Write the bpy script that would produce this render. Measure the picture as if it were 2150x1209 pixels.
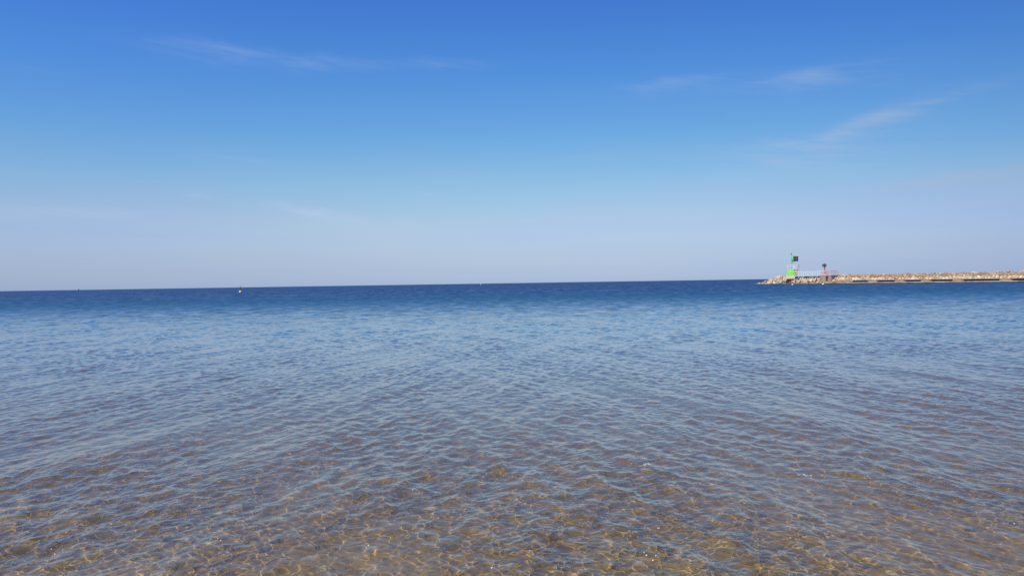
import bpy, bmesh, math, random
import numpy as np
from mathutils import Vector, Matrix, noise as mnoise

R = math.radians
scene = bpy.context.scene
for o in list(bpy.data.objects):
    bpy.data.objects.remove(o)
COL = scene.collection

# ------------------------------------------------------------------ camera
CAM_H = 1.70
cam_data = bpy.data.cameras.new("camera")
cam_data.sensor_fit = 'HORIZONTAL'
cam_data.sensor_width = 36.0
cam_data.lens = 36.0 * 1624.0 / 2150.0
cam_data.clip_start = 0.1
cam_data.clip_end = 60000
cam = bpy.data.objects.new("camera", cam_data)
COL.objects.link(cam)
ROLL, PITCH = 0.0157, R(-0.36)
cam.matrix_world = (Matrix.Translation((0, 0, CAM_H)) @ Matrix.Rotation(R(90) + PITCH, 4, 'X')
                    @ Matrix.Rotation(-ROLL, 4, 'Z'))
scene.camera = cam

# ------------------------------------------------------------------ view
scene.view_settings.view_transform = 'Standard'
scene.view_settings.look = 'None'
scene.view_settings.exposure = 0.0
scene.view_settings.gamma = 1.0
scene.render.engine = 'CYCLES'
scene.cycles.use_denoising = False
scene.cycles.max_bounces = 8
scene.cycles.transparent_max_bounces = 12
scene.cycles.caustics_reflective = True
scene.cycles.caustics_refractive = True
scene.cycles.sample_clamp_indirect = 6.0

SUN_EL, SUN_AZ = R(42), R(-130)      # azimuth clockwise from +Y (the viewing direction)
SUN_STRENGTH = 3.6


class Nodes:
    """tiny helper for wiring node trees"""
    def __init__(self, nt):
        self.nt = nt

    def new(self, kind, **kw):
        n = self.nt.nodes.new(kind)
        for k, v in kw.items():
            setattr(n, k, v)
        return n

    def put(self, sock, v):
        if hasattr(v, 'is_output') or isinstance(v, bpy.types.NodeSocket):
            self.nt.links.new(v, sock)
        elif v is not None:
            if isinstance(v, (tuple, list)) and len(v) == 3 and sock.type == 'RGBA':
                v = (*v, 1)
            sock.default_value = v

    def m(self, op, a, b=None, c=None, clamp=False):
        n = self.new('ShaderNodeMath', operation=op, use_clamp=clamp)
        for s, v in zip(n.inputs, (a, b, c)):
            self.put(s, v)
        return n.outputs[0]

    def v(self, op, a, b=None):
        n = self.new('ShaderNodeVectorMath', operation=op)
        self.put(n.inputs[0], a)
        if b is not None:
            if op == 'SCALE':
                self.put(n.inputs['Scale'], b)
            else:
                self.put(n.inputs[1], b)
        return n.outputs[0]

    def mix(self, f, a, b, blend='MIX'):
        n = self.new('ShaderNodeMix', data_type='RGBA', blend_type=blend)
        self.put(n.inputs[0], f)
        self.put(n.inputs[6], a)
        self.put(n.inputs[7], b)
        return n.outputs[2]

    def smooth(self, x, lo, hi, a=0.0, b=1.0):
        n = self.new('ShaderNodeMapRange', interpolation_type='SMOOTHSTEP')
        self.put(n.inputs[0], x)
        for i, q in zip((1, 2, 3, 4), (lo, hi, a, b)):
            n.inputs[i].default_value = q
        return n.outputs[0]

    def ramp(self, f, stops, interp='LINEAR'):
        n = self.new('ShaderNodeValToRGB')
        n.color_ramp.interpolation = interp
        el = n.color_ramp.elements
        while len(el) < len(stops):
            el.new(0.5)
        for e, (p, c) in zip(el, stops):
            e.position = p
            e.color = (*c, 1) if len(c) == 3 else c
        self.put(n.inputs[0], f)
        return n.outputs[0]

    def noise(self, vec, scale, detail=2, rough=0.5, color=False, distort=0.0):
        n = self.new('ShaderNodeTexNoise')
        self.put(n.inputs['Vector'], vec)
        n.inputs['Scale'].default_value = scale
        n.inputs['Detail'].default_value = detail
        n.inputs['Roughness'].default_value = rough
        n.inputs['Distortion'].default_value = distort
        return n.outputs['Color'] if color else n.outputs['Fac']

    def xyz(self, vec):
        n = self.new('ShaderNodeSeparateXYZ')
        self.put(n.inputs[0], vec)
        return n.outputs

    def comb(self, x, y, z=0.0):
        n = self.new('ShaderNodeCombineXYZ')
        for s, q in zip(n.inputs, (x, y, z)):
            self.put(s, q)
        return n.outputs[0]


# ------------------------------------------------------------------ world: clear sky with thin cirrus
def s2l(c):
    return tuple(((q / 255) / 12.92 if q <= 10 else ((q / 255 + 0.055) / 1.055) ** 2.4) for q in c)


def build_world():
    w = bpy.data.worlds.new("World")
    scene.world = w
    w.use_nodes = True
    nt = w.node_tree
    N = Nodes(nt)
    bg = nt.nodes['Background']
    sky = N.new('ShaderNodeTexSky', sky_type='NISHITA')
    sky.sun_disc = False
    sky.sun_elevation = SUN_EL
    sky.sun_rotation = SUN_AZ
    sky.air_density, sky.dust_density, sky.ozone_density = 1.0, 0.5, 2.0
    d = N.new('ShaderNodeTexCoord').outputs['Generated']
    x, y, z = N.xyz(d)
    az = N.m('ARCTAN2', x, y)
    el = N.m('ARCSINE', z)
    azd = N.m('MULTIPLY', az, 180 / math.pi)
    eld = N.m('MULTIPLY', el, 180 / math.pi)
    # a veil of thin high cloud makes the pale band near the horizon uneven
    veil = N.noise(N.comb(N.m('MULTIPLY', azd, 0.035), N.m('MULTIPLY', eld, 0.28), 3.1), 1.0, 4, 0.55, distort=0.6)
    wob = N.m('MULTIPLY', N.m('SUBTRACT', veil, 0.5), N.smooth(eld, 0.3, 4.0, 0.0, 4.2))
    wob = N.m('MULTIPLY', wob, N.smooth(eld, 8.0, 14.0, 1.0, 0.0))
    elw = N.m('MAXIMUM', N.m('ADD', eld, wob), 0.0)
    # clear blue low down, greyed overhead, as a correction on the physical sky
    nishita = {0: (.565, .55, .415), 1: (.605, .637, .506), 2: (.574, .659, .577), 3.6: (.49, .62, .62), 5: (.419, .575, .653),
               7: (.342, .5, .636), 10: (.264, .407, .579), 15: (.188, .303, .478), 20: (.144, .238, .4),
               30: (.1, .167, .3), 45: (.074, .126, .234), 60: (.069, .116, .218), 89: (.085, .138, .257)}
    want = {0: (175, 197, 226), 1: (176, 198, 227), 2: (176, 199, 228), 3.6: (172, 198, 229), 5: (165, 196, 229),
            7: (146, 190, 226), 10: (114, 172, 224), 15: (83, 144, 217), 20: (66, 121, 207),
            30: (84, 121, 182), 45: (86, 110, 156), 60: (82, 102, 144), 89: (78, 98, 138)}  # unseen upper sky, greyed to weaken blue reflections in the water
    stops = []
    for k in nishita:
        t = s2l(want[k])
        stops.append((k / 90.0, tuple(0.4 * a / b for a, b in zip(t, nishita[k]))))
    corr = N.ramp(N.m('DIVIDE', elw, 90.0), stops)
    # brightness falls off a little to both sides
    ax = N.m('MULTIPLY_ADD', x, -0.27, 1.0)
    ax = N.m('MULTIPLY_ADD', N.m('MULTIPLY', x, x), -0.42, ax)
    ax = N.m('MAXIMUM', ax, 0.6)
    col = N.mix(1.0, sky.outputs[0], corr, 'MULTIPLY')
    col = N.v('SCALE', col, N.m('MULTIPLY', ax, 2.5))
    side = N.smooth(N.m('ABSOLUTE', x), 0.12, 0.55)
    col = N.v('MULTIPLY', col, N.mix(side, (1, 1, 1), (0.965, 0.98, 1.045)))
    # cirrus streaks: (azimuth, elevation, half length, half thickness, tilt, strength, seed) in degrees
    def at(px, py):
        return (math.degrees(math.atan((px - 1075) / 1624)),
                math.degrees(math.atan((611 - 0.01572 * px - py) / math.hypot(1624, px - 1075))))
    streaks = []
    for px, py, hl, th, sl, st in (
            (450, 106, 150, 17, .05, .14), (560, 114, 130, 10, .13, .12), (720, 126, 120, 10, .02, .12), (950, 129, 80, 8, .0, .13),
            (1430, 174, 110, 11, -.05, .22), (1690, 160, 190, 17, -.06, .19), (1720, 150, 70, 18, .0, .14), (1830, 168, 130, 10, .08, .10),
            (1800, 262, 135, 22, -.27, .38), (1940, 220, 170, 11, -.22, .20), (1680, 300, 110, 14, -.05, .22), (1720, 318, 190, 34, .0, .26),
            (1715, 340, 34, 5, .05, .22), (1640, 330, 120, 12, .0, .12), (645, 436, 60, 9, .14, .50), (760, 462, 160, 14, .12, .22), (150, 440, 230, 16, .03, .2), (420, 414, 30, 6, .1, .24),
            (910, 405, 40, 4, -.02, .15), (1930, 388, 230, 14, -.08, .30), (2080, 362, 160, 11, -.09, .36),
            (540, 335, 160, 7, .04, .08), (1260, 330, 60, 5, .02, .07), (80, 145, 70, 8, .05, .05)):
        a, e = at(px, py)
        k = 0.0353 * math.cos(math.radians(a)) ** 1.5
        streaks.append((a, e, hl * k, th * k, -sl, st))
    total = 0.0
    warp = N.noise(N.comb(N.m('MULTIPLY', azd, 0.30), N.m('MULTIPLY', eld, 0.5), 7.7), 1.0, 3, 0.55)
    warp = N.m('MULTIPLY', N.m('SUBTRACT', warp, 0.5), 1.1)
    fibre = N.noise(N.comb(N.m('MULTIPLY', azd, 0.22), N.m('MULTIPLY', N.m('ADD', eld, N.m('MULTIPLY', azd, 0.10)), 2.1), 1.3), 1.0, 6, 0.6, distort=0.5)
    fibre = N.smooth(fibre, 0.25, 0.75, 0.15, 1.35)
    for a, e, hl, th, sl, st in streaks:
        u = N.m('DIVIDE', N.m('SUBTRACT', azd, a), hl)
        de = N.m('SUBTRACT', N.m('ADD', eld, warp), e)
        t = N.m('DIVIDE', N.m('MULTIPLY_ADD', N.m('SUBTRACT', azd, a), -sl, de), th)
        # feathered: sharp on top, dissolving below
        t = N.m('MULTIPLY', t, N.smooth(t, -0.4, 0.4, 0.62, 1.25))
        q = N.m('ADD', N.m('MULTIPLY', u, u), N.m('MULTIPLY', t, t))
        g = N.m('MULTIPLY', N.m('EXPONENT', N.m('MULTIPLY', q, -1.0)), st)
        total = N.m('ADD', total, g)
    total = N.m('MULTIPLY', total, N.m('MULTIPLY', fibre, 0.68), clamp=True)
    lum = N.m('MULTIPLY', ax, 1.0)
    cloud = N.v('SCALE', (5.4, 6.3, 8.1), lum)
    col = N.mix(total, col, cloud)
    nt.links.new(col, bg.inputs[0])
    bg.inputs[1].default_value = 0.1


build_world()

sun_data = bpy.data.lights.new("sun", 'SUN')
sun_data.energy = SUN_STRENGTH
sun_data.angle = R(0.5)
sun_data.cycles.is_caustics_light = True
sun_data.color = (1.0, 0.93, 0.82)
sun = bpy.data.objects.new("sun", sun_data)
COL.objects.link(sun)
to_sun = Vector((math.sin(SUN_AZ) * math.cos(SUN_EL), math.cos(SUN_AZ) * math.cos(SUN_EL), math.sin(SUN_EL)))
sun.rotation_euler = to_sun.to_track_quat('Z', 'Y').to_euler()


# ------------------------------------------------------------------ object helpers
def tag(o, label=None, cat=None, group=None, kind=None):
    if label:
        o['label'] = label
    if cat:
        o['category'] = cat
    if group:
        o['group'] = group
    if kind:
        o['kind'] = kind
    return o


def link_mesh(name, me, mat=None, parent=None):
    o = bpy.data.objects.new(name, me)
    COL.objects.link(o)
    if mat:
        me.materials.append(mat)
    if parent:
        o.parent = parent
    return o


def empty(name, loc, rz=0.0):
    o = bpy.data.objects.new(name, None)
    o.empty_display_size = 0.3
    COL.objects.link(o)
    o.location = loc
    o.rotation_euler = (0, 0, rz)
    return o


class MB:
    """collects solids, links them as one mesh"""
    def __init__(self):
        self.bm = bmesh.new()

    def box(self, x0, x1, y0, y1, z0, z1, bevel=0.0, mat=None):
        m = Matrix.Translation(((x0 + x1) / 2, (y0 + y1) / 2, (z0 + z1) / 2)) @ Matrix.Diagonal((x1 - x0, y1 - y0, z1 - z0, 1))
        if mat:
            m = mat @ m
        r = bmesh.ops.create_cube(self.bm, size=1.0, matrix=m)
        if bevel:
            es = list({e for v in r['verts'] for e in v.link_edges})
            bmesh.ops.bevel(self.bm, geom=es, offset=bevel, segments=2, affect='EDGES', profile=0.6)
        return self

    def tube(self, a, b, r, r2=None, seg=10, cap=True):
        a, b = Vector(a), Vector(b)
        d = b - a
        q = d.to_track_quat('Z', 'Y').to_matrix().to_4x4()
        bmesh.ops.create_cone(self.bm, cap_ends=cap, segments=seg, radius1=r, radius2=r if r2 is None else r2, depth=d.length,
                              matrix=Matrix.Translation((a + b) / 2) @ q)
        return self

    def ball(self, c, r, sx=1, sy=1, sz=1, seg=12):
        bmesh.ops.create_uvsphere(self.bm, u_segments=seg, v_segments=max(6, seg // 2), radius=r,
                                  matrix=Matrix.Translation(c) @ Matrix.Diagonal((sx, sy, sz, 1)))
        return self

    def lathe(self, prof, seg=16, c=(0, 0, 0)):
        rings = []
        for r, z in prof:
            rings.append([self.bm.verts.new((c[0] + r * math.cos(2 * math.pi * i / seg), c[1] + r * math.sin(2 * math.pi * i / seg), c[2] + z))
                          for i in range(seg)])
        for p, q in zip(rings, rings[1:]):
            for i in range(seg):
                self.bm.faces.new((p[i], p[(i + 1) % seg], q[(i + 1) % seg], q[i]))
        self.bm.faces.new(list(reversed(rings[0])))
        self.bm.faces.new(rings[-1])
        return self

    def loft(self, sections):
        rings = [[self.bm.verts.new(p) for p in s] for s in sections]
        n = len(rings[0])
        for p, q in zip(rings, rings[1:]):
            for i in range(n):
                self.bm.faces.new((p[i], p[(i + 1) % n], q[(i + 1) % n], q[i]))
        self.bm.faces.new(list(reversed(rings[0])))
        self.bm.faces.new(rings[-1])
        return self

    def rough(self, amt, scale, cuts=0, seed=0.0):
        if cuts:
            bmesh.ops.subdivide_edges(self.bm, edges=self.bm.edges[:], cuts=cuts, use_grid_fill=True)
        for v in self.bm.verts:
            v.co += Vector(mnoise.noise_vector(v.co * scale + Vector((seed, seed * 1.7, 0)))) * amt
        return self

    def mesh(self, name, smooth=False):
        me = bpy.data.meshes.new(name)
        bmesh.ops.recalc_face_normals(self.bm, faces=self.bm.faces[:])
        self.bm.to_mesh(me)
        self.bm.free()
        if smooth:
            me.polygons.foreach_set('use_smooth', [True] * len(me.polygons))
        return me

    def build(self, name, mat, parent=None, smooth=False):
        return link_mesh(name, self.mesh(name, smooth), mat, parent)


# ------------------------------------------------------------------ materials
def principled(name, base, rough=0.6, spec=0.4, metallic=0.0, var=0.12, scale=3.0, bump=0.0, bscale=8.0, stain=None, obj_var=0.0,
               wet_z=None):
    m = bpy.data.materials.new(name)
    m.use_nodes = True
    nt = m.node_tree
    N = Nodes(nt)
    p = nt.nodes['Principled BSDF']
    geo = N.new('ShaderNodeNewGeometry')
    pos = geo.outputs['Position']
    n1 = N.noise(pos, scale, 5, 0.62)
    f = N.m('MULTIPLY_ADD', N.m('SUBTRACT', n1, 0.5), 2 * var * 2, 1.0)
    if obj_var:
        info = N.new('ShaderNodeObjectInfo')
        f = N.m('MULTIPLY', f, N.m('MULTIPLY_ADD', N.m('SUBTRACT', info.outputs['Random'], 0.5), 2 * obj_var, 1.0))
    col = N.v('SCALE', base, f)
    if stain:
        sc, amt = stain
        n2 = N.noise(pos, scale * 0.37, 4, 0.6)
        col = N.mix(N.smooth(n2, 0.5, 0.68, 0.0, amt), col, sc)
    if wet_z is not None:      # weed and damp just above the water line
        z = N.xyz(pos)[2]
        zz = N.m('ADD', z, N.m('MULTIPLY', N.m('SUBTRACT', n1, 0.5), 0.25))
        col = N.mix(N.smooth(zz, wet_z * 0.55, wet_z, 0.9, 0.0), col, (0.016, 0.017, 0.011))
    nt.links.new(col, p.inputs['Base Color'])
    p.inputs['Roughness'].default_value = rough
    p.inputs['Specular IOR Level'].default_value = spec
    p.inputs['Metallic'].default_value = metallic
    if bump:
        b = N.new('ShaderNodeBump')
        b.inputs['Strength'].default_value = bump
        b.inputs['Distance'].default_value = 0.05
        nt.links.new(N.noise(pos, bscale, 5, 0.6), b.inputs['Height'])
        nt.links.new(b.outputs[0], p.inputs['Normal'])
    return m


M_green = principled('green_paint', (0.25, 0.62, 0.11), 0.42, 0.4, var=0.08, stain=((0.12, 0.22, 0.05), 0.25))
M_green_pole = principled('mast_green_paint', (0.13, 0.70, 0.18), 0.42, 0.4, var=0.08)
M_white = principled('white_paint', (0.76, 0.77, 0.79), 0.45, 0.4, var=0.06)
M_yellow = principled('ladder_yellow_paint', (0.72, 0.58, 0.25), 0.5, 0.4, var=0.10)
M_red = principled('red_paint', (0.52, 0.11, 0.13), 0.45, 0.4, var=0.12)
M_pinkish = principled('faded_red_paint', (0.62, 0.33, 0.32), 0.55, 0.3, var=0.12)
M_dark = principled('dark_metal', (0.022, 0.022, 0.028), 0.5, 0.4, var=0.15)
M_cell = principled('solar_cell', (0.008, 0.009, 0.024), 0.5, 0.15, var=0.15)
M_frame = principled('solar_frame', (0.34, 0.33, 0.38), 0.45, 0.5, var=0.06)
M_conc = principled('pale_concrete', (0.62, 0.53, 0.44), 0.9, 0.2, var=0.14, scale=1.4, bump=0.5, stain=((0.22, 0.17, 0.12), 0.6))
M_pier = principled('rough_brown_concrete', (0.28, 0.20, 0.135), 0.95, 0.15, var=0.25, scale=1.5, bump=0.7, stain=((0.13, 0.09, 0.06), 0.7), wet_z=0.35)
M_abut = principled('pinkish_concrete', (0.36, 0.25, 0.19), 0.9, 0.2, var=0.16, scale=1.2, bump=0.5, stain=((0.17, 0.10, 0.075), 0.7), wet_z=0.3)
M_beam = principled('quay_concrete', (0.48, 0.41, 0.29), 0.9, 0.2, var=0.2, scale=0.9, bump=0.5, stain=((0.18, 0.14, 0.09), 0.7), wet_z=0.32)
M_deck = principled('quay_deck_concrete', (0.40, 0.32, 0.24), 0.9, 0.2, var=0.2, scale=1.1, bump=0.5, stain=((0.2, 0.14, 0.10), 0.6))
M_recess_shade = principled('shade_blue_wall', (0.022, 0.034, 0.115), 0.7, 0.3, var=0.25, scale=1.2)  # navy base colour paints in the deep shade under the quay deck
M_block = principled('armour_concrete', (0.58, 0.47, 0.34), 0.92, 0.2, var=0.22, scale=1.6, bump=0.6, stain=((0.2, 0.14, 0.09), 0.6), obj_var=0.28, wet_z=0.3)
M_rock_pale = principled('pale_limestone', (0.68, 0.57, 0.395), 0.95, 0.15, var=0.2, scale=1.6, bump=0.8, obj_var=0.16)
M_rock_tan = principled('tan_stone', (0.46, 0.325, 0.21), 0.95, 0.15, var=0.22, scale=1.6, bump=0.8, stain=((0.22, 0.13, 0.08), 0.5), obj_var=0.16)
M_core = principled('rubble_core', (0.36, 0.25, 0.165), 0.95, 0.1, var=0.4, scale=1.3, bump=1.0, bscale=3.0)
M_bridge = principled('bridge_steel', (0.06, 0.06, 0.075), 0.6, 0.4, var=0.15)
M_buoy = principled('buoy_yellow', (0.80, 0.72, 0.20), 0.45, 0.4, var=0.06)
M_hull = principled('white_hull', (0.56, 0.61, 0.70), 0.35, 0.5, var=0.03)
M_hullblue = principled('pale_blue_hull', (0.36, 0.45, 0.62), 0.5, 0.3, var=0.05)
M_shipdark = principled('dark_wheelhouse', (0.06, 0.085, 0.13), 0.6, 0.3, var=0.05)
M_float = principled('float_white', (0.85, 0.85, 0.85), 0.5, 0.3, var=0.03)


# ------------------------------------------------------------------ the sea: waves as real geometry
rng = np.random.default_rng(11)
WAVES = []          # (wavelength, direction, amplitude, phase, y0, y1): fades in between y0 and y1


def add_waves(n, l0, l1, rms_slope, dirs, y0=-99, y1=-98):
    lam = np.exp(rng.uniform(np.log(l0), np.log(l1), n))
    wgt = rng.uniform(0.6, 1.4, n)
    amp_slope = 0.88 * rms_slope * math.sqrt(2.0) * wgt / np.sqrt((wgt ** 2).sum())
    for i in range(n):
        th = dirs()
        k = 2 * math.pi / lam[i]
        WAVES.append((lam[i], th, amp_slope[i] / k, rng.uniform(0, 2 * math.pi), y0, y1))


def lobes(c, s):
    return lambda: R(rng.choice([-c, c]) + rng.normal(0, s))


add_waves(26, 0.9, 3.2, 0.030, lobes(14, 8))
add_waves(60, 0.25, 0.72, 0.058, lobes(16, 10))
add_waves(64, 0.085, 0.24, 0.074, lobes(19, 22))
add_waves(54, 0.042, 0.10, 0.062, lobes(30, 40))
add_waves(30, 0.18, 0.50, 0.034, lambda: R(90 + rng.normal(0, 35)))
add_waves(40, 0.22, 0.9, 0.040, lambda: R(88 + rng.normal(0, 24)), 7, 26)
add_waves(30, 0.8, 2.5, 0.050, lambda: R(90 + rng.normal(0, 40)), 14, 60)
add_waves(30, 2.2, 7.0, 0.042, lambda: R(80 + rng.normal(0, 40)), 40, 130)


def smoothstep(a, b, x):
    t = np.clip((x - a) / (b - a), 0, 1)
    return t * t * (3 - 2 * t)


def gusts(X, Y, seed):
    """slow patches where the wind raises the ripples more or less"""
    r = np.random.default_rng(seed)
    e = np.zeros_like(X)
    for _ in range(7):
        lam, th, ph = r.uniform(1.2, 6.5), r.uniform(0, math.pi), r.uniform(0, 2 * math.pi)
        e += np.cos(2 * math.pi / lam * (math.cos(th) * X + 0.6 * math.sin(th) * Y) + ph)
    return np.clip(1.0 + 0.21 * e, 0.35, 1.7)


def wave_offset(X, Y, step):
    """horizontal and vertical displacement of the water surface"""
    env = (gusts(X, Y, 1), gusts(X, Y, 2), gusts(X, Y, 3))
    Z = np.zeros_like(X)
    DX = np.zeros_like(X)
    DY = np.zeros_like(X)
    for n, (lam, th, a, ph, y0, y1) in enumerate(WAVES):
        k = 2 * math.pi / lam
        c, s = math.cos(th), math.sin(th)
        w = smoothstep(2.2, 4.5, lam / step) * smoothstep(y0, y1, Y)
        rows = np.where(w.max(axis=1) > 1e-4)[0]
        if len(rows) == 0:
            continue
        r0, r1 = rows[0], rows[-1] + 1
        p = k * (c * X[r0:r1] + s * Y[r0:r1]) + ph
        wa = w[r0:r1] * a
        if lam < 0.85:
            wa = wa * env[n % 3][r0:r1]
        Z[r0:r1] += wa * np.cos(p)
        sp = 1.3 * wa * np.sin(p)
        DX[r0:r1] -= c * sp
        DY[r0:r1] -= s * sp
    return DX, DY, Z


def build_sea():
    ys = [-9.0]
    while ys[-1] < 2.6:
        ys.append(ys[-1] + 0.25)
    while ys[-1] < 400:
        ys.append(ys[-1] + max(0.0085, ys[-1] * (0.0022 if ys[-1] < 20 else 0.0028 if ys[-1] < 60 else 0.0045)))
    while ys[-1] < 40000:
        ys.append(ys[-1] * 1.06)
    ys = np.array(ys)
    dy = np.gradient(ys)
    inner = np.linspace(-1, 1, 1300)
    outer = 1 + np.array([.03, .08, .16, .3, .6, 1.2, 2.4, 4.0])
    us = np.concatenate([-outer[::-1], inner, outer])
    half = 0.76 * np.maximum(ys, 0) + 1.6 + 3.0 * (ys < 2.6)
    X = us[None, :] * half[:, None]
    Y = np.repeat(ys[:, None], len(us), axis=1)
    colstep = half * (inner[1] - inner[0])
    step = np.maximum(dy, colstep)
    step = np.repeat(step[:, None], len(us), axis=1)
    stretch = np.ones_like(us)
    stretch[:len(outer)] = 40
    stretch[-len(outer):] = 40
    DX, DY, Z = wave_offset(X, Y, step * stretch[None, :])
    co = np.stack([X + DX, Y + DY, Z], axis=-1).reshape(-1, 3).astype(np.float32)
    nr, nc = X.shape
    idx = np.arange(nr * nc, dtype=np.int32).reshape(nr, nc)
    quads = np.stack([idx[:-1, :-1], idx[:-1, 1:], idx[1:, 1:], idx[1:, :-1]], axis=-1).reshape(-1, 4)
    me = bpy.data.meshes.new('sea')
    me.vertices.add(len(co))
    me.vertices.foreach_set('co', co.ravel())
    me.loops.add(quads.size)
    me.loops.foreach_set('vertex_index', quads.ravel())
    me.polygons.add(len(quads))
    me.polygons.foreach_set('loop_start', np.arange(0, quads.size, 4, dtype=np.int32))
    me.polygons.foreach_set('use_smooth', np.ones(len(quads), dtype=bool))
    me.update(calc_edges=True)

    m = bpy.data.materials.new('sea_water')
    m.use_nodes = True
    nt = m.node_tree
    N = Nodes(nt)
    nt.nodes.remove(nt.nodes['Principled BSDF'])
    geo = N.new('ShaderNodeNewGeometry')
    pos = geo.outputs['Position']
    x, y, z = N.xyz(pos)
    # ripples finer than the mesh, as a slope field
    def slopes(vec, scale, detail, amp):
        c = N.noise(vec, scale, detail, 0.5, color=True)
        c = N.v('SUBTRACT', c, (0.5, 0.5, 0.5))
        return N.v('SCALE', c, amp)
    p2 = N.comb(N.m('MULTIPLY', x, 1.0), N.m('MULTIPLY', y, 0.75), 0.0)
    s1 = slopes(p2, 14.0, 3, N.smooth(y, 3.0, 20.0, 0.08, 0.18))
    s2 = slopes(p2, 2.4, 3, N.smooth(y, 20.0, 70.0, 0.0, 0.30))
    s3 = slopes(p2, 0.5, 3, N.smooth(y, 50.0, 160.0, 0.0, 0.35))
    # gust streaks: long patches of rougher and smoother water
    g1 = N.noise(N.comb(N.m('MULTIPLY', x, 0.9), N.m('MULTIPLY', y, 0.50), 5.0), 1.0, 3, 0.6)
    g2 = N.noise(N.comb(N.m('MULTIPLY', x, 0.35), N.m('MULTIPLY', y, 0.05), 9.0), 1.0, 4, 0.65)
    gust = N.m('ADD', N.m('MULTIPLY', N.m('SUBTRACT', g1, 0.5), N.smooth(y, 14.0, 50.0, 0.0, 1.0)),
               N.m('MULTIPLY', N.m('SUBTRACT', g2, 0.5), N.smooth(y, 60.0, 180.0, 0.0, 1.0)))
    sl = N.v('MULTIPLY', N.v('ADD', N.v('ADD', s1, s2), s3), (1.0, 1.0, 0.0))
    nor = N.v('NORMALIZE', N.v('ADD', geo.outputs['Normal'], sl))
    # reflectance of water by Schlick; far off one pixel holds many wavelets, so the mean facet never grazes
    dt = N.new('ShaderNodeVectorMath', operation='DOT_PRODUCT')
    nt.links.new(nor, dt.inputs[0])
    nt.links.new(geo.outputs['Incoming'], dt.inputs[1])
    cosv = N.m('ABSOLUTE', dt.outputs['Value'])
    rg = N.smooth(y, 18.0, 105.0, 0.012, 0.36)
    rg = N.m('MAXIMUM', N.m('ADD', rg, N.m('MULTIPLY', gust, N.smooth(y, 14.0, 60.0, 0.06, 0.75))), 0.005)
    cosv = N.m('SQRT', N.m('ADD', N.m('MULTIPLY', cosv, cosv), N.m('MULTIPLY', rg, rg)), clamp=True)
    fres = N.m('MULTIPLY_ADD', N.m('POWER', N.m('SUBTRACT', 1.0, cosv), 5.0), 0.98, 0.02)
    gl = N.new('ShaderNodeBsdfGlossy')
    gl.inputs['Color'].default_value = (1, 1, 1, 1)
    N.put(gl.inputs['Roughness'], N.smooth(y, 12.0, 120.0, 0.03, 0.50))
    nt.links.new(nor, gl.inputs['Normal'])
    # the water itself: clear over the shallow sand, blue where it is deep
    dn = N.noise(N.comb(N.m('MULTIPLY', x, 0.012), N.m('MULTIPLY', y, 0.05), 0.0), 1.0, 3, 0.5)
    yd = N.m('ADD', y, N.m('MULTIPLY', N.m('MAXIMUM', x, 0.0), N.smooth(y, 12.0, 30.0, 0.0, 0.35)))
    yy = N.m('MULTIPLY', yd, N.m('MULTIPLY_ADD', N.m('SUBTRACT', dn, 0.5), 0.9, 1.0))
    body_f = N.ramp(N.m('DIVIDE', yy, 80.0), [(0.0, (0, 0, 0)), (0.05, (0.08,) * 3), (0.1, (0.40,) * 3), (0.2, (0.72,) * 3), (0.4, (0.9,) * 3), (0.7, (1, 1, 1))])
    body_c = N.ramp(N.m('DIVIDE', yy, 260.0), [(0.0, (0.28, 0.178, 0.045)), (0.03, (0.29, 0.20, 0.085)), (0.06, (0.215, 0.180, 0.145)), (0.11, (0.080, 0.125, 0.165)),
                                              (0.17, (0.020, 0.090, 0.175)), (0.3, (0.008, 0.098, 0.215)), (0.5, (0.003, 0.075, 0.205)), (1.0, (0.002, 0.058, 0.185))])
    df = N.new('ShaderNodeBsdfDiffuse')
    N.put(df.inputs['Color'], body_c)
    df.inputs['Normal'].default_value = (0, 0, 1)
    rf = N.new('ShaderNodeBsdfRefraction')
    rf.inputs['IOR'].default_value = 1.333
    rf.inputs['Roughness'].default_value = 0.0
    rf.inputs['Color'].default_value = (0.95, 0.97, 0.94, 1)
    nt.links.new(geo.outputs['Normal'], rf.inputs['Normal'])
    mx = N.new('ShaderNodeMixShader')
    N.put(mx.inputs[0], body_f)
    nt.links.new(rf.outputs[0], mx.inputs[1])
    nt.links.new(df.outputs[0], mx.inputs[2])
    mf = N.new('ShaderNodeMixShader')
    nt.links.new(fres, mf.inputs[0])
    nt.links.new(mx.outputs[0], mf.inputs[1])
    nt.links.new(gl.outputs[0], mf.inputs[2])
    nt.links.new(mf.outputs[0], nt.nodes['Material Output'].inputs['Surface'])
    o = link_mesh('sea', me, m)
    tag(o, kind='structure')
    o.cycles.is_caustics_caster = True
    return o


build_sea()


def seabed_z(x, y):
    return -0.045 * (y - 1.4) - 0.0004 * max(y, 0) ** 2


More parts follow.
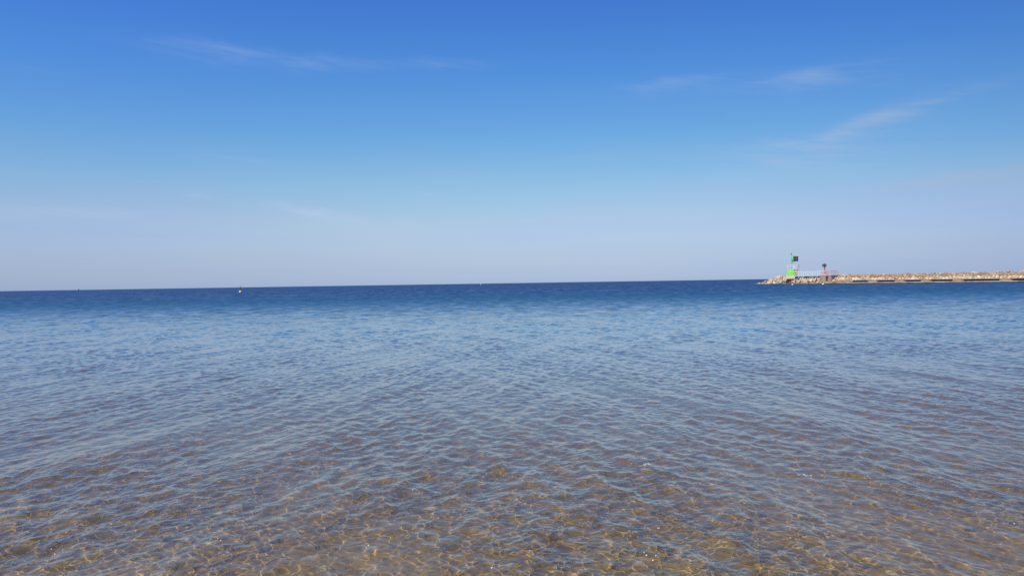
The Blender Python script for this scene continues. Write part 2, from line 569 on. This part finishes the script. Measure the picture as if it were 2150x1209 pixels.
def build_seabed():
    ys = [-12, -6, -3, 0, 1] + [1 + 0.25 * i for i in range(1, 60)] + [17, 19, 22, 26, 31, 37, 45, 55, 70, 90, 130, 250, 600]
    xs = [-400, -150, -60, -30] + [-20 + 0.4 * i for i in range(101)] + [30, 60, 150, 400]
    verts = [(x, y, max(-14, seabed_z(x, y)) + 0.02 * mnoise.noise((x * .6, y * .6, 3))) for y in ys for x in xs]
    nx = len(xs)
    faces = [(j * nx + i, j * nx + i + 1, (j + 1) * nx + i + 1, (j + 1) * nx + i) for j in range(len(ys) - 1) for i in range(nx - 1)]
    me = bpy.data.meshes.new('seabed')
    me.from_pydata(verts, [], faces)
    me.polygons.foreach_set('use_smooth', [True] * len(me.polygons))
    m = bpy.data.materials.new('wet_sand')
    m.use_nodes = True
    nt = m.node_tree
    N = Nodes(nt)
    p = nt.nodes['Principled BSDF']
    geo = N.new('ShaderNodeNewGeometry')
    pos = geo.outputs['Position']
    big = N.noise(pos, 1.1, 4, 0.6)
    med = N.noise(pos, 5.5, 5, 0.65)
    grain = N.noise(pos, 70, 3, 0.7)
    col = N.mix(N.smooth(big, 0.35, 0.66), (0.56, 0.36, 0.135), (0.66, 0.45, 0.19))
    col = N.mix(N.smooth(med, 0.46, 0.70, 0.0, 0.75), col, (0.34, 0.215, 0.09))
    col = N.mix(N.smooth(grain, 0.60, 0.75, 0.0, 0.5), col, (0.42, 0.32, 0.18))
    nt.links.new(col, p.inputs['Base Color'])
    p.inputs['Roughness'].default_value = 0.9
    p.inputs['Specular IOR Level'].default_value = 0.1
    # sand ripples
    x, y, z = N.xyz(pos)
    wv = N.new('ShaderNodeTexWave', wave_type='BANDS', bands_direction='DIAGONAL')
    wv.inputs['Scale'].default_value = 2.2
    wv.inputs['Distortion'].default_value = 5.0
    wv.inputs['Detail'].default_value = 3
    wv.inputs['Detail Scale'].default_value = 0.9
    nt.links.new(pos, wv.inputs['Vector'])
    b = N.new('ShaderNodeBump')
    b.inputs['Strength'].default_value = 0.9
    b.inputs['Distance'].default_value = 0.03
    nt.links.new(N.m('ADD', N.m('MULTIPLY', wv.outputs['Fac'], 0.35), N.m('MULTIPLY', med, 2.2)), b.inputs['Height'])
    nt.links.new(b.outputs[0], p.inputs['Normal'])
    o = link_mesh('seabed', me, m)
    tag(o, kind='structure')
    o.cycles.is_caustics_receiver = True


build_seabed()


def build_foam():
    spots = [(-3.0, 5.1), (-2.95, 5.28), (-2.0, 5.2), (-1.5, 5.55), (-2.3, 4.75), (-3.05, 5.22), (-.83, 6.4), (0.0, 6.05), (.05, 5.98), (-.42, 5.3), (-.95, 5.05),
             (-.21, 4.8), (-.15, 4.6), (.78, 4.72), (.85, 4.78), (-1.13, 5.7), (.98, 5.35), (1.75, 4.7), (3.38, 5.25), (2.1, 4.5), (1.2, 7.1), (-2.4, 7.4), (2.5, 6.7)]
    r = random.Random(5)
    mb = MB()
    for sx, sy in spots[::2]:
        for k in range(r.choice([2, 3, 4, 6])):
            x = sx + r.gauss(0, 0.035)
            y = sy + r.gauss(0, 0.04)
            _, _, z = wave_offset(np.array([[x]]), np.array([[y]]), np.array([[0.012]]))
            rad = r.uniform(0.002, 0.0055)
            mb.ball((x, y, float(z[0, 0]) + 0.001), rad, 1.2, 1.2, 0.7, seg=8)
    o = mb.build('foam', principled('foam_white', (0.75, 0.76, 0.72), 0.3, 0.6, var=0.02), None, True)
    tag(o, 'small flecks of white foam floating on the shallow water', 'foam', kind='stuff')


build_foam()

# ------------------------------------------------------------------ breakwater frame of reference
TIP = Vector((76.2, 244.5, 0))
E1 = Vector((0.537, -0.8436, 0))     # along the breakwater, towards the shore
E2 = Vector((0.8436, 0.537, 0))      # across it, away from the bay
AX_ROT = math.atan2(E1.y, E1.x)


def P(s, off, z=0.0):
    return TIP + E1 * s + E2 * off + Vector((0, 0, z))


# ------------------------------------------------------------------ green harbour beacon
def guard_rail(mb, pts, h, r, mids=(0.5,), closed=False):
    pts = [Vector(p) for p in pts]
    seq = list(zip(pts, pts[1:])) + ([(pts[-1], pts[0])] if closed else [])
    for p in pts:
        mb.tube(p, p + Vector((0, 0, h)), r, seg=8)
    for a, b in seq:
        mb.tube(a + Vector((0, 0, h)), b + Vector((0, 0, h)), r * 1.1, seg=8)
        for f in mids:
            mb.tube(a + Vector((0, 0, h * f)), b + Vector((0, 0, h * f)), r * 0.85, seg=8)


def chamfered(hw, hd, c, z, dx=0, dy=0):
    return [(dx + a, dy + b, z) for a, b in ((-hw + c, -hd), (hw - c, -hd), (hw, -hd + c), (hw, hd - c), (hw - c, hd), (-hw + c, hd), (-hw, hd - c), (-hw, -hd + c))]


def solar_panel(root, c, w, h, nx, ny, tilt, yaw=0.0):
    """framed panel facing local -y"""
    T = Matrix.Translation(c) @ Matrix.Rotation(yaw, 4, 'Z') @ Matrix.Rotation(tilt, 4, 'X')
    fr = MB()
    fr.box(-w / 2, w / 2, -0.02, 0.03, -h / 2, h / 2, 0.008, T)
    f = fr.build('solar_panel', M_frame, root)
    cw, ch, g = w / nx, h / ny, 0.028
    for i in range(nx):
        for j in range(ny):
            MB().box(-w / 2 + i * cw + g, -w / 2 + (i + 1) * cw - g, -0.035, -0.0205, -h / 2 + j * ch + g, -h / 2 + (j + 1) * ch - g, 0, T).build('solar_cell', M_cell, f)


def build_green_beacon():
    p = P(11.5, 4.0)
    t = empty('harbor_beacon', (p.x, p.y, 0.9), AX_ROT + R(18))
    tag(t, 'tall bright green harbor light beacon with solar panel and white guard rail', 'beacon')
    Z = lambda h: h - 0.9
    f = MB()
    f.loft([chamfered(1.30, 1.30, 0.06, Z(1.62)), chamfered(1.45, 1.36, 0.05, Z(1.75)), chamfered(1.45, 1.36, 0.05, Z(2.42)), chamfered(1.37, 1.28, 0.06, Z(2.52))])
    f.build('foundation', M_conc, t)
    s = MB()
    s.loft([chamfered(0.62, 0.62, 0.05, Z(0.2), -.35, .35), chamfered(0.72, 0.72, 0.05, Z(1.615), -.35, .35)])
    s.build('support_column', M_pier, t)
    b = MB()
    b.loft([chamfered(1.34, 1.12, 0.10, Z(2.525)), chamfered(1.32, 1.1, 0.12, Z(2.75)), chamfered(1.2, 0.98, 0.14, Z(3.9)),
            chamfered(1.12, 0.88, 0.16, Z(4.42)), chamfered(1.06, 0.82, 0.16, Z(4.52))])
    body = b.build('base_tower', M_green, t)
    d = MB()
    d.box(-0.36, 0.36, -1.14, -1.06, Z(2.75), Z(4.05), 0.02)
    # flared foot on the seaward side
    k = MB()
    k.loft([[(-1.55, -0.9, Z(2.525)), (-1.10, -0.9, Z(2.525)), (-1.10, 0.5, Z(2.525)), (-1.55, 0.5, Z(2.525))],
            [(-1.12, -0.9, Z(3.15)), (-1.09, -0.9, Z(3.15)), (-1.09, 0.5, Z(3.15)), (-1.12, 0.5, Z(3.15))]])
    k.build('flared_foot', M_green, t)
    d.bm.free()
    pf = MB()
    pf.box(-1.08, 1.98, -0.95, 0.95, Z(4.525), Z(4.63), 0.015)
    pf.build('platform', M_white, t)
    g = MB()
    guard_rail(g, [(-1.05, -.92, Z(4.63)), (0.95, -.92, Z(4.63)), (0.95, .92, Z(4.63)), (-1.05, .92, Z(4.63))], 1.12, 0.07, (0.5,), True)
    guard_rail(g, [(1.05, -.92, Z(4.63)), (1.93, -.92, Z(4.63)), (1.93, .92, Z(4.63))], 1.12, 0.07, (0.5,))
    g.build('guard_rail', M_white, t)
    # caged ladder below the platform
    l = MB()
    for yy in (-.75, -.05):
        l.tube((1.85, yy, Z(2.53)), (1.85, yy, Z(4.525)), 0.06)
        l.tube((1.42, yy, Z(2.53)), (1.42, yy, Z(4.525)), 0.06)
    for i in range(5):
        z = Z(2.75 + i * 0.38)
        l.box(1.39, 1.89, -.78, -.72, z, z + 0.14)
        l.tube((1.85, -.75, z), (1.85, -.05, z), 0.045)
        l.tube((1.42, -.05, z), (1.85, -.05, z), 0.045)
    l.build('ladder', M_yellow, t)
    w = MB()
    w.box(1.46, 2.1, -.85, .5, Z(2.30), Z(2.40), 0.01)
    w.build('landing', M_conc, t)
    m = MB()
    m.tube((-.03, 0, Z(4.635)), (-.03, 0, Z(6.1)), 0.22, 0.17, 14)
    m.tube((-.03, 0, Z(6.1)), (-.03, 0, Z(9.15)), 0.165, 0.13, 14)
    mast = m.build('mast', M_green_pole, t, False)
    e = MB()
    e.box(0.12, 0.56, -.14, .14, Z(6.95), Z(8.85), 0.04)
    e.build('equipment_cabinet', M_green_pole, t)
    q = MB()
    q.lathe([(0.15, 0), (0.18, .03), (0.18, .06), (0.12, .08), (0.12, .24), (0.15, .27), (0.06, .36)], 14, (-.03, 0, Z(9.15)))
    q.build('lantern', M_dark, t, True)
    q = MB()
    q.lathe([(0.10, 0), (0.16, .05), (0.16, .22), (0.08, .30)], 12, (0.28, -.30, Z(7.18)))
    q.box(0.2, 0.36, -.28, -.13, Z(7.13), Z(7.18))
    q.build('signal_lamp', M_dark, t, True)
    solar_panel(t, (1.30, .05, Z(7.75)), 1.36, 1.55, 3, 2, R(-5), R(14))
    st = MB()
    st.tube((0.05, 0, Z(6.25)), (1.0, -.05, Z(7.0)), 0.035)
    st.build('panel_strut', M_dark, t)
    st = MB()
    st.tube((0.5, 0, Z(7.9)), (0.95, -.08, Z(7.9)), 0.05)
    st.build('panel_bracket', M_dark, t)
    return t


build_green_beacon()


# ------------------------------------------------------------------ footbridge with white railings
def build_bridge():
    a = P(12.7, 4.0)
    L = 10.0
    t = empty('footbridge', (a.x, a.y, 0), AX_ROT)
    tag(t, 'narrow steel footbridge with white railings between the green and red beacons', 'footbridge')
    MB().box(0, L, -.6, .6, 2.42, 2.50, 0.01).build('deck', M_white, t)
    g = MB()
    for yy in (-.5, .5):
        g.box(0, L, yy - .06, yy + .06, 2.20, 2.417)
    for i in range(8):
        x = 0.4 + i * (L - .8) / 7
        g.box(x - .05, x + .05, -.43, .43, 2.24, 2.40)
    g.build('girder', M_bridge, t)
    for yy in (-.58, .58):
        r = MB()
        n = 7
        pts = [(0.05 + i * (L - .1) / (n - 1), yy, 2.505) for i in range(n)]
        guard_rail(r, pts, 1.22, 0.078, (0.52,))
        r.box(0, L, yy - .02, yy + .02, 2.505, 2.62)
        r.build('railing', M_white, t)


build_bridge()


# ------------------------------------------------------------------ abutment and red beacon
def build_abutment():
    a = P(22.75, 2.4)
    t = empty('bridge_abutment', (a.x, a.y, 0), AX_ROT)
    tag(t, 'pinkish brown concrete abutment under the red beacon at the bridge end', 'abutment')
    b = MB()
    b.box(0, 1.7, 0.0, 3.0, -.5, 2.38, 0.05)
    b.box(1.7, 2.35, 0.9, 3.0, -.5, 2.36, 0.03)
    b.box(2.35, 3.5, 0.1, 3.0, -.5, 2.40, 0.05)
    b.rough(0.06, 1.3, 2, 4)
    b.build('pier', M_abut, t)
    MB().box(-.1, 3.6, -.12, 3.05, 2.47, 2.60, 0.03).build('cap_slab', M_conc, t)
    r = MB()
    guard_rail(r, [(1.9, -.02, 2.60), (2.7, -.02, 2.60), (3.5, -.02, 2.60), (3.5, 1.5, 2.60), (3.5, 2.9, 2.60)], 1.15, 0.05, (0.5,))
    r.build('guard_rail', M_pinkish, t)


def build_red_beacon():
    p = P(23.55, 3.2)
    t = empty('harbor_beacon', (p.x, p.y, 2.60), AX_ROT + R(25))
    tag(t, 'slim red harbor light beacon with dark solar panel, shorter than the green one', 'beacon')
    b = MB()
    b.loft([chamfered(.5, .5, .05, 0), chamfered(.45, .45, .05, .3), chamfered(.28, .28, .05, .45)])
    b.build('pedestal', M_pinkish, t)
    g = MB()
    guard_rail(g, [(-.62, -.62, 0), (.62, -.62, 0), (.62, .62, 0), (-.62, .62, 0)], 0.95, 0.035, (0.5,), True)
    g.build('guard_rail', M_red, t)
    m = MB()
    m.tube((0, 0, .45), (0, 0, 3.2), .17, .12, 12)
    m.build('mast', M_red, t)
    m = MB()
    m.tube((0, 0, .95), (0, 0, 1.2), .18, .175, 12)
    m.build('white_band', M_white, t)
    c = MB()
    c.box(-.17, .17, -.18, .14, 2.05, 2.46, 0.03)
    c.build('battery_box', principled('plum_metal', (0.12, 0.05, 0.08), 0.5, 0.4), t)
    solar_panel(t, (0, -.24, 2.86), 1.2, .82, 3, 2, R(-4), R(4))
    q = MB()
    q.tube((0, 0, 3.2), (0, 0, 3.34), .08, .08, 10)
    q.lathe([(.1, 0), (.1, .05), (.07, .08), (.07, .2), (.09, .23), (.03, .3)], 12, (0, 0, 3.34))
    q.build('lantern', M_red, t, True)


build_abutment()
build_red_beacon()


# ------------------------------------------------------------------ low quay along the water
PIERS = [(30.6, 3.0), (40.1, 1.35), (47.8, 1.35), (54.9, 1.3), (62.9, 1.3), (73.9, 1.35), (83.5, 1.3)]
S_END = 92.0


def rough_bar(mb, s0, s1, y0, y1, z0, z1, amt, seed, n):
    sec = []
    for i in range(n + 1):
        s = s0 + (s1 - s0) * i / n
        j = [mnoise.noise((s * 0.55, seed + k * 7.3, 0.5)) * amt + mnoise.noise((s * 2.3, seed + k * 3.1, 1.5)) * amt * 0.5 for k in range(4)]
        sec.append([(s, y0 + j[0], z0), (s, y0 + j[0] * 1.2 + .03, z1 - .06 + j[1]), (s, y0 + .12, z1 + j[1] * .8), (s, y1, z1 + j[2] * .6), (s, y1, z0)])
    mb.loft(sec)


def build_quay():
    a = P(0, 0)
    t = empty('low_quay', (a.x, a.y, 0), AX_ROT)
    tag(t, 'long low concrete quay with short brown piers and a recess painted as dark blue shade at the waterline', 'quay')
    b = MB()
    rough_bar(b, 10.5, 33, 0.1, 2.2, -1.0, 0.30, 0.16, 2.0, 90)
    b.build('apron', M_beam, t)
    b = MB()
    rough_bar(b, 33.0, S_END, 0.0, 1.62, -1.0, 0.43, 0.05, 5.0, 180)
    b.build('lower_beam', M_beam, t)
    MB().box(33.5, S_END, 1.66, 1.9, -1.0, 0.915).build('recessed_wall', M_recess_shade, t)
    b = MB()
    rough_bar(b, 33.5, S_END, 1.18, 3.4, 0.92, 1.06, 0.05, 9.0, 180)
    b.build('upper_deck', M_deck, t)
    r = random.Random(3)
    for i, (s, hw) in enumerate(PIERS):
        m = MB()
        front = 0.55 if i else 0.75
        m.loft([[(s - hw, front, 0.3), (s + hw, front, 0.3), (s + hw, 1.64, 0.3), (s - hw, 1.64, 0.3)],
                [(s - hw * .95, front + .1, 0.62), (s + hw * .92, front + .1, 0.62), (s + hw * .92, 1.64, 0.62), (s - hw * .95, 1.64, 0.62)],
                [(s - hw * .72, front + .3, 0.98), (s + hw * .66, front + .3, 0.98), (s + hw * .66, 1.64, 0.98), (s - hw * .72, 1.64, 0.98)]])
        m.rough(0.10, 1.7, 3, i * 3.3)
        m.build('pier', M_pier, t)


build_quay()


# ------------------------------------------------------------------ rubble: armour blocks and stones
def rock_mesh(seed, name, angular=0.55):
    bm = bmesh.new()
    bmesh.ops.create_icosphere(bm, subdivisions=2, radius=1.0)
    r = random.Random(seed)
    planes = []
    for k in range(9):
        d = Vector((r.gauss(0, 1), r.gauss(0, 1), r.gauss(0, 1))).normalized()
        planes.append((d, r.uniform(0.55, 0.85)))
    for v in bm.verts:
        for d, q in planes:
            e = v.co.dot(d)
            if e > q:
                v.co -= d * (e - q) * 0.95
        v.co += Vector(mnoise.noise_vector(v.co * 1.3 + Vector((seed, 0, 0)))) * 0.14
    me = bpy.data.meshes.new(name)
    bm.to_mesh(me)
    bm.free()
    return me


def block_mesh(seed):
    """four-legged concrete armour block"""
    mb = MB()
    dirs = [Vector((0, 0, 1)), Vector((0.943, 0, -0.333)), Vector((-0.471, 0.816, -0.333)), Vector((-0.471, -0.816, -0.333))]
    for d in dirs:
        mb.tube(-d * 0.12, d * 0.98, 0.44, 0.29, 10)
    mb.ball((0, 0, 0), 0.44, seg=12)
    return mb.mesh('armour_block')


def cube_block_mesh(seed):
    mb = MB()
    mb.box(-.62, .62, -.5, .5, -.5, .5, 0.07)
    mb.rough(0.07, 1.5, 1, seed)
    return mb.mesh('armour_block')


ROCKS_PALE = [rock_mesh(20 + i, 'boulder') for i in range(5)]
ROCKS_TAN = [rock_mesh(40 + i, 'boulder') for i in range(5)]
for me in ROCKS_PALE:
    me.materials.append(M_rock_pale)
for me in ROCKS_TAN:
    me.materials.append(M_rock_tan)
BLOCKS = [block_mesh(0), block_mesh(1), block_mesh(2), cube_block_mesh(3), cube_block_mesh(8)]
for me in BLOCKS:
    me.materials.append(M_block)


def put(me, name, loc, size, rr, label, cat, group, flat=1.0):
    o = bpy.data.objects.new(name, me)
    COL.objects.link(o)
    o.location = loc
    o.rotation_euler = (rr.uniform(0, 6.28), rr.uniform(0, 6.28), rr.uniform(0, 6.28)) if flat == 1.0 else (rr.uniform(-.5, .5), rr.uniform(-.5, .5), rr.uniform(0, 6.28))
    o.scale = (size * rr.uniform(.9, 1.15), size * rr.uniform(.85, 1.1), size * rr.uniform(.8, 1.0) * flat)
    tag(o, label, cat, group)
    return o


def mound_h(s, off):
    """height of the rubble surface"""
    if s < 24:
        crest = 2.65 * smoothstep(-3.2, 8.5, s)
        if s > 12:
            crest = 2.65 - 0.75 * smoothstep(12, 15, s)
        hw = 1.2 + 4.6 * smoothstep(-2.5, 9, s)
        q = abs(off - 5.0) / hw
        return float(crest * max(0.0, 1 - q ** 1.6))
    if off < 6.6:
        return float(1.0 + 1.75 * min(1, max(0, (off - 3.1) / 3.3)) ** 0.8)
    return float(2.75 - 0.5 * (off - 6.6))


def build_rubble():
    rr = random.Random(8)
    # dark core that fills the gaps
    S = np.linspace(-1.5, 99, 260)
    O = np.linspace(-.6, 12.5, 40)
    verts, faces = [], []
    for s in S:
        for off in O:
            h = mound_h(s, off)
            h = h - (0.55 if s < 24 else 0.30) + 0.2 * mnoise.noise((s * 1.1, off * 1.1, 2))
            if 10.6 < s < 14.4 and off < 6.0:
                h = min(h, 0.15)
            if s >= 24 and off < 2.2:
                h = -1.0
            elif s < 24 and off < 0.4:
                h = min(h, -0.6)
            p = P(s, off, max(h, -1.2))
            verts.append(p)
    n = len(O)
    for i in range(len(S) - 1):
        for j in range(n - 1):
            faces.append((i * n + j, (i + 1) * n + j, (i + 1) * n + j + 1, i * n + j + 1))
    me = bpy.data.meshes.new('rubble')
    me.from_pydata([tuple(v) for v in verts], [], faces)
    o = link_mesh('rubble', me, M_core)
    tag(o, 'small brown rubble filling the gaps between the breakwater stones', 'rubble', kind='stuff')

    # concrete armour blocks round the tip
    pts = []
    tries = 0
    while len(pts) < 150 and tries < 9000:
        tries += 1
        s, off = rr.uniform(-1.7, 23.0), rr.uniform(-.2, 6.5)
        h = mound_h(s, off)
        if h < 0.10 and not (-1.5 < s < 3 and 2.5 < off < 6.5):
            continue
        q = P(s, off, h)
        if 9.6 < s < 10.7 and off > 2.0:
            continue
        if 10.7 <= s < 14.3:
            continue
        if s > 22.2 and off > 1.6:
            continue
        if s > 11 and off < 1.2:
            continue
        if any((q - w).length < 0.92 for w, _, _ in pts):
            continue
        pts.append((q, s, off))
    for q, s, off in pts:
        me = rr.choice(BLOCKS)
        if q.z < 0.6:
            lab, g = 'low tan concrete block at the waterline around the breakwater tip', 'concrete blocks at the waterline of the tip'
        elif s < 7:
            lab, g = 'tan concrete armour block on the slope left of the green beacon', 'concrete blocks left of the green beacon'
        elif s < 13:
            lab, g = 'tan concrete armour block close beside the green beacon foundation', 'concrete blocks beside the green beacon'
        else:
            lab, g = 'tan concrete armour block piled under the white railed footbridge', 'concrete blocks under the footbridge'
        put(me, 'armour_block', q - Vector((0, 0, 0.22)), rr.uniform(0.62, 0.88), rr, lab, 'concrete block', g)

    # stones of the breakwater: pale at the foot, tan above
    extra = MB()
    rows = [(3.25, 0.44, 'pale'), (4.0, 0.46, 'pale'), (4.8, 0.45, 'tan'), (5.5, 0.44, 'tan'), (6.2, 0.43, 'tan')]
    for k, (off, size, kind) in enumerate(rows):
        s = 25.9 + rr.uniform(0, .6)
        while s < S_END:
            jo = off + rr.uniform(-.28, .28)
            sz = size * rr.uniform(.8, 1.25)
            h = mound_h(s, jo) + rr.uniform(-.05, .03) - 0.24
            pale = (kind == 'pale') if rr.random() > 0.06 else (kind != 'pale')
            me = rr.choice(ROCKS_PALE if pale else ROCKS_TAN)
            seg = 'nearest the red beacon' if s < 40 else ('midway along the breakwater' if s < 60 else 'toward its right end')
            if kind == 'pale':
                lab = ('pale cream boulder' if pale else 'brown boulder') + ' low on the breakwater, just above the quay, ' + seg
            else:
                lab = ('pale cream boulder' if pale else 'brown boulder') + ' high on the breakwater crest ' + seg
            if s > 78.5:
                # beyond the edge of the photograph: part of the mass
                bm2 = me.copy()
                bm2.transform(Matrix.Translation(P(s, jo, h)) @ Matrix.Rotation(rr.uniform(0, 6), 4, 'Z') @ Matrix.Diagonal((sz, sz, sz * .8, 1)))
                extra.bm.from_mesh(bm2)
                bpy.data.meshes.remove(bm2)
            else:
                put(me, 'boulder', P(s, jo, h), sz, rr, lab, 'boulder', lab.replace('boulder', 'boulders'), 0.85)
            s += rr.uniform(.82, 1.12) * (size / 0.5) * 0.98
    eo = extra.build('rubble', M_rock_tan)
    tag(eo, 'mass of tan stones at the landward end of the breakwater', 'rubble', kind='stuff')


build_rubble()


# ------------------------------------------------------------------ floating things
def build_yellow_buoy():
    t = empty('marker_buoy', (-93.4, 266.0, 0), 0.4)
    tag(t, 'yellow marker buoy with a thin black pole floating far out', 'buoy')
    b = MB()
    b.lathe([(.40, -.35), (.50, -.05), (.50, .10), (.42, .32), (.25, .58), (.14, .66)], 20)
    b.build('float', M_buoy, t, True)
    c = MB()
    c.lathe([(.52, -.10), (.53, -.02), (.53, .05), (.505, .07)], 20)
    c.build('fender_ring', M_dark, t, True)
    p = MB()
    p.tube((0, 0, .66), (0, 0, 2.1), .085, .065, 10)
    p.tube((0, 0, .60), (0, 0, .78), .15, .10, 12)
    p.build('pole', M_dark, t)
    q = MB()
    q.tube((-.11, 0, 1.85), (.11, 0, 2.15), .035, seg=8)
    q.tube((.11, 0, 1.85), (-.11, 0, 2.15), .035, seg=8)
    q.build('topmark', M_dark, t)


def hull_sections(L, W, H, draft):
    secs = []
    for i in range(9):
        u = i / 8
        w = W / 2 * (1 - max(0, (u - .45) / .55) ** 2.2) * (0.85 + .15 * min(1, u * 4)) + 0.02
        h = H * (1 + .25 * u * u)
        x = (u - .5) * L
        secs.append([(x, -w * .55, -draft), (x, -w, h * .55), (x, -w * .98, h), (x, w * .98, h), (x, w, h * .55), (x, w * .55, -draft)])
    return secs


def build_boats():
    t = empty('motor_boat', (-2800 * .5603, 2800, 0), R(15))
    tag(t, 'tiny dark ship on the horizon at the far left', 'ship')
    MB().loft(hull_sections(9.5, 3.2, 1.9, .5)).build('hull', M_hullblue, t)
    c = MB()
    c.loft([[(-2.0, -1.3, 1.95), (1.9, -1.3, 1.95), (1.9, 1.3, 1.95), (-2.0, 1.3, 1.95)], [(-1.8, -1.2, 4.6), (1.2, -1.2, 4.6), (1.2, 1.2, 4.6), (-1.8, 1.2, 4.6)]])
    c.build('wheelhouse', M_shipdark, t)
    MB().tube((-.6, 0, 4.6), (-.6, 0, 6.2), .1).build('mast', M_shipdark, t)

    t = empty('motor_boat', (-0.0402 * 1150, 1150, 0), R(-80))
    tag(t, 'tiny white boat just below the horizon near the middle', 'boat')
    MB().loft(hull_sections(3.6, 1.5, .65, .3)).build('hull', M_hull, t)
    c = MB()
    c.loft([[(-.8, -.5, .7), (.7, -.5, .7), (.7, .5, .7), (-.8, .5, .7)], [(-.7, -.42, 1.75), (.3, -.42, 1.75), (.3, .42, 1.75), (-.7, .42, 1.75)]])
    c.build('cabin', M_hull, t)


def build_floats():
    data = [((1664, 14.0 - 1.2), .30, 'small white float at the waterline below the green beacon'),
            ((1728, 12.95), .32, 'small white float at the waterline below the red beacon'),
            ((2006, 14.1), .16, 'smallest white float beside the low quay, farther right')]
    for (px, dpx), r, lab in data:
        D = CAM_H * 1624 / dpx
        t = empty('mooring_float', ((px - 1075) / 1624 * D, D, 0.0), 0.6)
        tag(t, lab, 'float', 'white floats along the breakwater')
        b = MB()
        b.lathe([(r * .35, -r * .45), (r * .85, -r * .2), (r, r * .1), (r * .9, r * .45), (r * .55, r * .75), (r * .15, r * .85)], 16)
        b.build('body', M_float, t, True)
        e = MB()
        e.tube((0, 0, r * .8), (0, 0, r * 1.12), r * .12, r * .1, 8)
        e.build('eye', M_float, t)


build_yellow_buoy()
build_boats()
build_floats()
